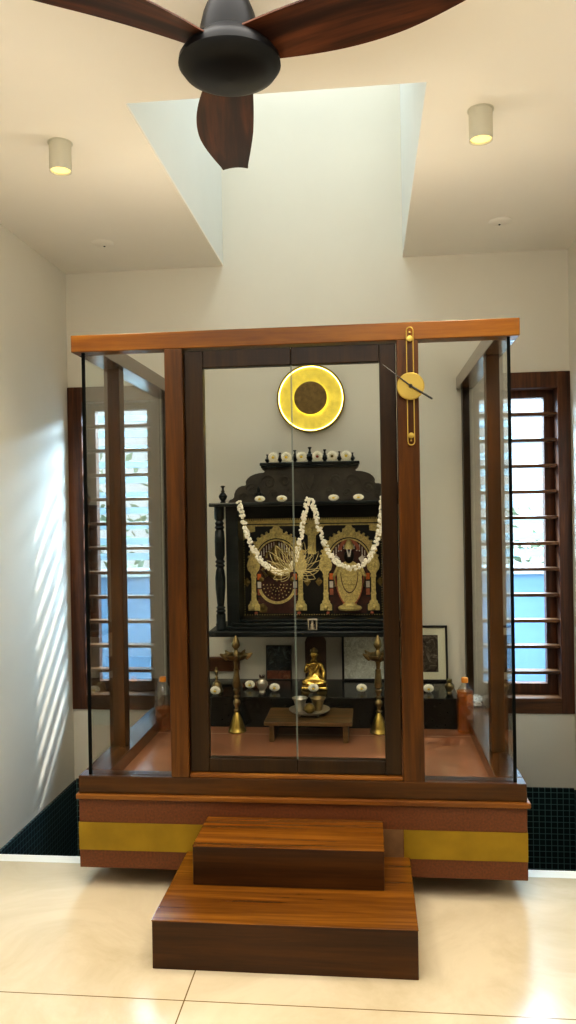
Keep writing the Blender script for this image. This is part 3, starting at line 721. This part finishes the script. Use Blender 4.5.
# ------------------------------------------------------------------ oil lamps
def oil_lamp(x, y, z, label):
    t = thing('brass_oil_lamp', label, 'oil lamp', (x, y, z), 'standing oil lamps')
    B = lambda pr: MB().lathe([(r, z+q) for r, q in pr], (x, y, 0), 28)
    B([(0, 0), (.042, 0), (.046, .006), (.043, .012), (.038, .018), (.037, .03), (.030, .05), (.023, .072), (.013, .092), (.010, .098), (0, .098)]).build('base', M['brass_bright'], t, smooth=True)
    B([(0, .098), (.010, .098), (.016, .104), (.016, .109), (.009, .114), (.011, .128), (.018, .140), (.019, .150), (.013, .160), (.009, .166), (.015, .172), (.015, .177), (.009, .182), (.013, .197), (.018, .205), (.018, .211), (.012, .217), (.017, .222), (.022, .230), (.0145, .288), (.013, .300), (.014, .305), (.014, .311), (.009, .315), (.0115, .345), (.018, .358), (0, .358)]).build('stem', M['brass'], t, smooth=True)
    m = B([(0, .354), (.018, .354), (.040, .360), (.056, .371), (.064, .385), (.061, .387), (.046, .376), (0, .372)])
    for k in range(5):
        a = math.radians(-5+72*k); c_, s_ = math.cos(a), math.sin(a)
        m.tube([(x+c_*.048, y+s_*.048, z+.372), (x+c_*.066, y+s_*.066, z+.382), (x+c_*.084, y+s_*.084, z+.394)], [.016, .012, .004], 8)
    m.build('oil_dish', M['brass'], t, smooth=True)
    B([(0, .372), (.014, .374), (.013, .400), (.009, .406), (.009, .412), (.019, .424), (.022, .434), (.019, .446), (.014, .458), (.009, .468), (.005, .478), (0, .481)]).build('finial', M['brass'], t, smooth=True)
oil_lamp(-.667, 3.84, .391, 'tall brass oil lamp on the shrine floor behind the left door')
oil_lamp(.036, 3.85, .391, 'tall brass oil lamp on the shrine floor behind the right door')

# ------------------------------------------------------------------ low table, tray, cups
t = thing('low_table', 'low brown wooden offering table in front of the granite ledge', 'table', (-.298, 3.78, .391))
MB().box(-.506, -.090, 3.64, 3.912, .477, .4955, .003).build('tabletop', M['table'], t)
for x0 in (-.485, -.135):
    MB().box(x0, x0+.024, 3.672, 3.89, .391, .477, .003).build('leg', M['table'], t)
tz = .4955
tr = thing('metal_tray', 'round tarnished silver tray on the low table', 'tray', (-.298, 3.80, tz))
TX, TY = -.300, 3.79
MB().lathe([(0, tz+.010), (.072, tz+.010), (.092, tz+.018), (.100, tz+.024), (.101, tz+.027), (.096, tz+.026), (.072, tz+.015), (0, tz+.014)], (TX, TY, 0), 40).build('dish', M['silver'], tr, smooth=True)
for a in (-130, -50, 90):
    MB().ball((TX+.068*math.cos(math.radians(a)), TY+.068*math.sin(math.radians(a)), tz+.006), .0065, 2).build('foot', M['silver'], tr, smooth=True)
cz_ = tz+.0145
def cup(x, y, mat, label):
    t = thing('metal_cup', label, 'cup', (x, y, cz_), 'cups on the tray')
    MB().lathe([(0, cz_), (.019, cz_), (.021, cz_+.004), (.024, cz_+.022), (.030, cz_+.046), (.037, cz_+.058), (.037, cz_+.061), (.033, cz_+.059), (.026, cz_+.044), (.020, cz_+.01), (0, cz_+.008)], (x, y, 0), 28).build('cup_body', mat, t, smooth=True)
    MB().lathe([(.0375, cz_+.056), (.0395, cz_+.059), (.0375, cz_+.062)], (x, y, 0), 28, cap=False).build('rolled_rim', mat, t, smooth=True)
cup(TX-.048, TY+.018, M['silver'], 'silver cup on the left of the tray')
cup(TX+.040, TY+.022, M['brass'], 'pale brass cup on the right of the tray')
t = thing('small_pot', 'small round brown metal pot at the front of the tray between two cups', 'pot', (TX, TY-.03, cz_))
MB().lathe([(0, cz_), (.014, cz_), (.025, cz_+.010), (.028, cz_+.020), (.025, cz_+.031), (.019, cz_+.036), (.0, cz_+.036)], (TX+.002, TY-.034, 0), 24).build('pot_body', M['sand'], t, smooth=True)
MB().lathe([(0, cz_+.036), (.020, cz_+.036), (.014, cz_+.042), (.005, cz_+.045), (0, cz_+.05)], (TX+.002, TY-.034, 0), 24).build('lid', M['sand'], t, smooth=True)

# ------------------------------------------------------------------ statue and plaque
o = MB().prism([(-.352, LZ), (-.238, LZ), (-.238, .775), (-.246, .798), (-.266, .812), (-.295, .816), (-.324, .812), (-.344, .798), (-.352, .775)], 4.20, 4.225).build('carved_plaque', M['plaque'], None, (-.295, 4.21, LZ))
tag(o, 'dark carved arched plaque standing behind the golden statue', 'plaque')
st = thing('golden_statue', 'gold seated statue with raised hand in front of the dark plaque', 'statue', (-.297, 4.11, LZ))
SX, SY = -.297, 4.11
KX = .9
MB().box(SX-.068, SX+.068, SY-.045, SY+.045, LZ, LZ+.018, .005).build('pedestal', M['statue'], st)
def skin_obj(name, verts, edges, mat, parent, root=0, sub=2):
    o0 = ORG[parent.name]
    me = bpy.data.meshes.new(name); me.from_pydata([tuple(Vector(v[0])-o0) for v in verts], edges, [])
    ob = bpy.data.objects.new(name, me); COL.objects.link(ob); ob.parent = parent; ORG[ob.name] = o0
    sk = ob.modifiers.new('skin', 'SKIN'); sk.use_smooth_shade = True
    for i, v in enumerate(verts):
        d = me.skin_vertices[0].data[i]; d.radius = (v[1], v[2] if len(v) > 2 else v[1]); d.use_root = (i == root)
    sb = ob.modifiers.new('sub', 'SUBSURF'); sb.levels = sub; sb.render_levels = sub
    dg = bpy.context.evaluated_depsgraph_get(); new = bpy.data.meshes.new_from_object(ob.evaluated_get(dg))
    ob.modifiers.clear(); ob.data = new; new.materials.clear(); new.materials.append(mat)
    new.polygons.foreach_set('use_smooth', [True]*len(new.polygons))
    return ob
z0 = LZ+.018
V = [((SX, SY+.008, z0+.026), .034, .024), ((SX, SY+.010, z0+.062), .027, .020), ((SX, SY+.010, z0+.100), .036, .022), ((SX, SY+.008, z0+.122), .020, .016),
     ((SX, SY+.004, z0+.136), .0105), ((SX, SY, z0+.150), .017, .017), ((SX, SY, z0+.168), .0195, .019), ((SX, SY+.002, z0+.184), .012),
     # arms: left of image raised in blessing, right of image resting on knee
     ((SX-.040, SY+.006, z0+.108), .0125), ((SX-.052, SY-.008, z0+.072), .0105), ((SX-.038, SY-.034, z0+.088), .0085), ((SX-.036, SY-.040, z0+.106), .009, .006),
     ((SX+.040, SY+.006, z0+.108), .0125), ((SX+.056, SY+.0, z0+.066), .0105), ((SX+.054, SY-.026, z0+.036), .009), ((SX+.050, SY-.040, z0+.030), .009, .006),
     # crossed legs
     ((SX-.046, SY-.012, z0+.022), .021, .018), ((SX-.066, SY-.024, z0+.018), .016, .015), ((SX-.010, SY-.044, z0+.016), .013, .012),
     ((SX+.046, SY-.012, z0+.022), .021, .018), ((SX+.066, SY-.024, z0+.018), .016, .015), ((SX+.012, SY-.046, z0+.020), .013, .011)]
V = [((SX+(v[0][0]-SX)*(KX if i != 5 else 1), v[0][1], v[0][2]),)+tuple(q*1.0 for q in v[1:]) for i, v in enumerate(V)]
Ed = [(0, 1), (1, 2), (2, 3), (3, 4), (4, 5), (5, 6), (6, 7), (2, 8), (8, 9), (9, 10), (10, 11), (2, 12), (12, 13), (13, 14), (14, 15), (0, 16), (16, 17), (17, 18), (0, 19), (19, 20), (20, 21)]
bd = skin_obj('body', V, Ed, M['statue'], st)
f = MB()
f.ball((SX, SY-.019, z0+.159), .0044, 1, (.8, 1.1, 1.6))
for sg in (-1, 1): f.ball((SX+sg*.0075, SY-.0175, z0+.166), .0034, 1, (1.3, .6, .7)); f.ball((SX+sg*.0195, SY+.002, z0+.160), .005, 1, (.5, .8, 1.6))
f.ball((SX, SY-.0175, z0+.150), .0036, 1, (1.6, .6, .6))
f.build('face_features', M['statue'], bd, smooth=True)
h = MB()
h.lathe([(.0205, z0+.176), (.0205, z0+.182), (.018, z0+.189), (.009, z0+.195), (.006, z0+.199), (0, z0+.200)], (SX, SY+.001, 0), 20)
h.build('hair', M['gold_dark'], bd, smooth=True)
fg = MB()
for k in range(4): fg.tube([(SX-.041+.0035*k, SY-.041, z0+.110), (SX-.042+.004*k, SY-.042, z0+.122+.002*(k in (1, 2)))], .0018, 5)
fg.tube([(SX-.029, SY-.041, z0+.104), (SX-.025, SY-.042, z0+.112)], .002, 5)
for k in range(4): fg.tube([(SX+.045+.0035*k, SY-.044, z0+.030), (SX+.044+.0035*k, SY-.052, z0+.020)], .0018, 5)
fg.tube([(SX+.043, SY-.042, z0+.032), (SX+.038, SY-.046, z0+.026)], .002, 5)
for v in fg.bm.verts: v.co.x = SX+(v.co.x-SX)*KX
fg.build('fingers', M['statue'], bd, smooth=True)
sa = MB()
sa.tube(catm([(SX+.030, SY-.014, z0+.115), (SX+.008, SY-.020, z0+.085), (SX-.018, SY-.018, z0+.055), (SX-.03, SY-.01, z0+.035)], 6), .0045, 6)
for k in range(4): sa.tube(catm([(SX-.055+.01*k, SY-.036, z0+.034-.002*k), (SX-.02+.01*k, SY-.052, z0+.020), (SX+.02+.008*k, SY-.05, z0+.022), (SX+.055-.004*k, SY-.038, z0+.033-.003*k)], 6), .003, 5)
for v in sa.bm.verts: v.co.x = SX+(v.co.x-SX)*KX
sa.build('robe_folds', M['statue'], bd, smooth=True)

# ------------------------------------------------------------------ bell, pot, boxes
t = thing('hand_bell', 'small brass hand bell at the left end of the granite ledge', 'bell', (-.805, 4.03, LZ))
MB().lathe([(.0, LZ), (.034, LZ), (.035, LZ+.006), (.029, LZ+.018), (.025, LZ+.034), (.022, LZ+.046), (.012, LZ+.054), (0, LZ+.055)], (-.805, 4.03, 0), 24).build('bell_cup', M['brass'], t, smooth=True)
MB().lathe([(0, LZ+.054), (.009, LZ+.055), (.006, LZ+.064), (.010, LZ+.072), (.006, LZ+.082), (.008, LZ+.098), (.013, LZ+.106), (.006, LZ+.114), (.007, LZ+.124), (0, LZ+.13)], (-.805, 4.03, 0), 20).build('handle', M['brass'], t, smooth=True)
make_flower((-.800, 3.975, LZ-.002), 'pollen', 'white chrysanthemum leaning against the brass bell', 'chrysanthemums on the granite ledge', .8)
o = MB().box(-.685, -.60, 4.13, 4.19, LZ, LZ+.022, .003).build('flat_box', M['brown_box'], None, (-.64, 4.16, LZ)); tag(o, 'flat brown wooden box on the granite ledge behind the left oil lamp', 'box')
make_flower((-.640, 4.115, LZ-.001), 'pollen', 'yellowish chrysanthemum in front of the flat brown box', 'chrysanthemums on the granite ledge', .8)
def pot(x, y, label, k=1):
    t = thing('brass_pot', label, 'pot', (x, y, LZ), 'small brass pots')
    MB().lathe([(0, LZ), (.018*k, LZ), (.015*k, LZ+.010*k), (.022*k, LZ+.020*k), (.031*k, LZ+.036*k), (.030*k, LZ+.050*k), (.018*k, LZ+.062*k), (.014*k, LZ+.068*k), (.020*k, LZ+.076*k), (.017*k, LZ+.076*k), (.011*k, LZ+.066*k), (0, LZ+.06*k)], (x, y, 0), 24).build('pot_body', M['silver'] if k == 1 else M['brass'], t, smooth=True)
    m = MB()
    for q in range(5):
        a = 2*PI*q/5; m.tube([(x, y, LZ+.064*k), (x+.010*k*math.cos(a), y+.010*k*math.sin(a), LZ+.078*k), (x+.016*k*math.cos(a), y+.016*k*math.sin(a), LZ+.09*k)], [.003*k, .005*k, .001], 6)
    m.build('leaf_tuft', M['plaque'] if k == 1 else M['pollen_green'], t, smooth=True)
pot(-.565, 4.03, 'small silver pot on the granite ledge beside the dark photo')
pot(.398, 4.04, 'small brass pot at the right end of the granite ledge beside the bottle', .8)
make_flower((-.500, 4.05, LZ-.001), 'pollen', 'white chrysanthemum in front of the small dark photo', 'chrysanthemums on the granite ledge', .8)
make_flower((-.297, 4.045, LZ-.001), 'pollen', 'white chrysanthemum in front of the golden statue', 'chrysanthemums on the granite ledge', .8)
make_flower((-.048, 4.05, LZ-.001), 'pollen', 'white chrysanthemum in front of the silver foil picture', 'chrysanthemums on the granite ledge', .8)
make_flower((.292, 4.05, LZ-.001), 'pollen', 'white chrysanthemum in front of the sepia picture behind the right front pane', 'chrysanthemums on the granite ledge', .8)
o = MB().box(-1.0, -.735, YB-.035, YB, .590, .667, .003).build('reflection_strip', M['brown_box'], None, (-.87, YB-.02, .59)); tag(o, 'brown strip standing in for a glass reflection on the back wall behind the left oil lamp', 'reflection strip')  # solid brown strip added where the glass shows a reflection

# ------------------------------------------------------------------ pictures (leaning)
def picture(x0, x1, zh, yb, fr, mats, label, name='framed_picture', matw=0):
    lean = .09
    loc = ((x0+x1)/2, yb, LZ)
    t = thing(name, label, 'picture', loc)
    w_ = x1-x0; h_ = zh
    def P(mb): # lean back about the bottom edge
        for v in mb.bm.verts:
            dz = v.co.z-LZ; v.co.y += dz*lean
        return mb
    f = MB()
    f.box(x0, x0+fr, yb-.012, yb, LZ, LZ+h_, .002); f.box(x1-fr, x1, yb-.012, yb, LZ, LZ+h_, .002)
    f.box(x0+fr, x1-fr, yb-.012, yb, LZ, LZ+fr, .002); f.box(x0+fr, x1-fr, yb-.012, yb, LZ+h_-fr, LZ+h_, .002)
    f.box(x0+.001, x1-.001, yb-.001, yb+.004, LZ+.001, LZ+h_-.001)
    P(f).build('frame', M['frame_black'], t)
    if matw: P(MB().box(x0+fr, x1-fr, yb-.005, yb-.001, LZ+fr, LZ+h_-fr)).build('mat_board', M['mat_board'], t)
    q = fr+matw
    P(MB().box(x0+q, x1-q, yb-.007, yb-.002, LZ+q, LZ+h_-q)).build('print', M[mats[0]], t)
    if len(mats) > 1: P(MB().box(x0+q, x1-q, yb-.0085, yb-.006, LZ+q, LZ+q+.045)).build('lower_print', M[mats[1]], t)
    P(MB().box(x0+fr, x1-fr, yb-.0105, yb-.0095, LZ+fr, LZ+h_-fr)).build('glass', M['glass'], t)
picture(-.582, -.438, .190, 4.325, .006, ['print_blue', 'print_rose'], 'small dark photo with a rosy strip leaning on the wall beside the statue')
picture(-.157, .115, .250, 4.31, .012, ['foil'], 'black framed silver foil picture leaning on the wall right of the statue')
picture(.150, .418, .302, 4.30, .012, ['print_sepia'], 'black framed sepia picture with cream mat behind the right front pane', matw=.04)

# ------------------------------------------------------------------ bottles
def bottle(x, y, label, lev=.135):
    z = .391
    t = thing('oil_bottle', label, 'bottle', (x, y, z), 'plastic oil bottles')
    pr = [(r*1.1, q) for r, q in [(0, .002), (.030, 0), (.037, .006), (.038, .020), (.035, .040), (.038, .052), (.038, .085), (.035, .095), (.038, .105), (.038, .150), (.036, .165), (.038, .175), (.036, .195), (.027, .218), (.016, .234), (.0135, .240), (.0135, .248)]]
    MB().lathe([(r, z+q) for r, q in pr], (x, y, 0), 28, cap=False).build('bottle_body', M['bottle'], t, smooth=True)
    lq = [(0, .004)]+[(r-.0022, q+.003) for r, q in pr[1:] if q+.003 < lev]+[(.039, lev), (0, lev)]
    MB().lathe([(r, z+q) for r, q in lq], (x, y, 0), 28).build('oil', M['amber'], t, smooth=True)
    MB().lathe([(0, z+.246), (.0165, z+.246), (.0165, z+.266), (.015, z+.269), (0, z+.269)], (x, y, 0), 20).build('cap', M['cap'], t, smooth=True)
bottle(.455, 3.87, 'amber oil bottle with orange cap on the right side of the shrine', .205)
bottle(-1.045, 3.85, 'amber oil bottle with orange cap on the left side of the shrine', .115)
m = MB(); bmesh.ops.create_icosphere(m.bm, subdivisions=3, radius=1)
for v in m.bm.verts:
    k = .62+.5*random.random(); v.co = Vector((.520+v.co.x*.030*k, 4.17+v.co.y*.05*k, .473+max(-.024, v.co.z*.034*k)))
o = m.build('crumpled_wrapper', M['paper'], None, (.520, 4.17, .449)); tag(o, 'crumpled white plastic wrapper on the right side rail near the wall', 'wrapper')

# ------------------------------------------------------------------ camera
cam = bpy.data.cameras.new('camera'); co = bpy.data.objects.new('camera', cam); COL.objects.link(co)
R_, U_, F_ = Vector((.99463628, .1020588, -.01681267)), Vector((.0162429, .00641128, .99984752)), Vector((-.10215103, .99475771, -.00471916))
co.matrix_world = Matrix(((R_.x, U_.x, -F_.x, 0), (R_.y, U_.y, -F_.y, 0), (R_.z, U_.z, -F_.z, 1.5), (0, 0, 0, 1)))
cam.sensor_fit = 'HORIZONTAL'; cam.sensor_width = 36; cam.lens = 780.69/576*36; cam.clip_start = .02
sc.camera = co

# ------------------------------------------------------------------ light
def area(name, loc, size, power, col, rot=(0, 0, 0), size_y=None):
    l = bpy.data.lights.new(name, 'AREA'); l.energy = power; l.color = col; l.size = size
    if size_y: l.shape = 'RECTANGLE'; l.size_y = size_y
    o = bpy.data.objects.new(name, l); COL.objects.link(o); o.location = loc; o.rotation_euler = rot
    return o
area('ceiling_fill', (-.3, 1.2, 2.86), 1.5, 26, (1, .97, .93))  # unseen area light added under the ceiling to brighten the floor
area('upward_fill', (-.3, .35, 2.0), 2.2, 46, (1, .97, .93), (PI, 0, 0), .6)  # added upward area light, out of view, brightening the ceiling
area('beam_top_fill', (-.295, 3.045, 2.206), 1.6, 3.2, (1, .91, .74), (PI, 0, 0), .05)  # added light hidden on the beam, lifting ceiling and upper walls
area('outdoor_sky_fill', (.2, 5.9, 2.95), 4.6, 1450, (.50, .76, 1), Vector((0, -1.5, -1.6)).to_track_quat('-Z', 'Y').to_euler(), 1.2)  # added area light outside, standing in for blue daylight through the windows
for x, y in ((-1.0, 1.75), (-.3, 1.55), (.45, 1.75)):  # unseen spots added to light floor and step tops from above
    l = bpy.data.lights.new('overhead_spot_fill', 'SPOT'); l.energy = 37; l.color = (1, .93, .82); l.spot_size = math.radians(95); l.spot_blend = .9; l.shadow_soft_size = .05
    o = bpy.data.objects.new('overhead_spot_fill', l); COL.objects.link(o); o.location = (x, y, 2.85)
for x, y in ((-1.118, 2.812), (.411, 2.777)):
    l = bpy.data.lights.new('spot_lamp', 'SPOT'); l.energy = 42; l.color = (1, .86, .62); l.spot_size = math.radians(128); l.spot_blend = .8; l.shadow_soft_size = .03
    o = bpy.data.objects.new('spot_lamp', l); COL.objects.link(o); o.location = (x, y, H-.11)
su = bpy.data.lights.new('sun', 'SUN'); su.energy = 4.5; su.angle = math.radians(2.5); su.color = (1, .95, .86)
so = bpy.data.objects.new('sun', su); COL.objects.link(so)
so.rotation_euler = Vector((-.5, -.70, -.74)).to_track_quat('-Z', 'Y').to_euler()
wd = bpy.data.worlds.new('sky'); sc.world = wd; wd.use_nodes = True
bg = wd.node_tree.nodes['Background']; bg.inputs['Color'].default_value = (.78, .90, 1, 1); bg.inputs['Strength'].default_value = 1.45
sc.view_settings.view_transform = 'Standard'
sc.view_settings.exposure = .06
sc.view_settings.look = 'Medium High Contrast'
sc.cycles.max_bounces = 10; sc.cycles.transparent_max_bounces = 24
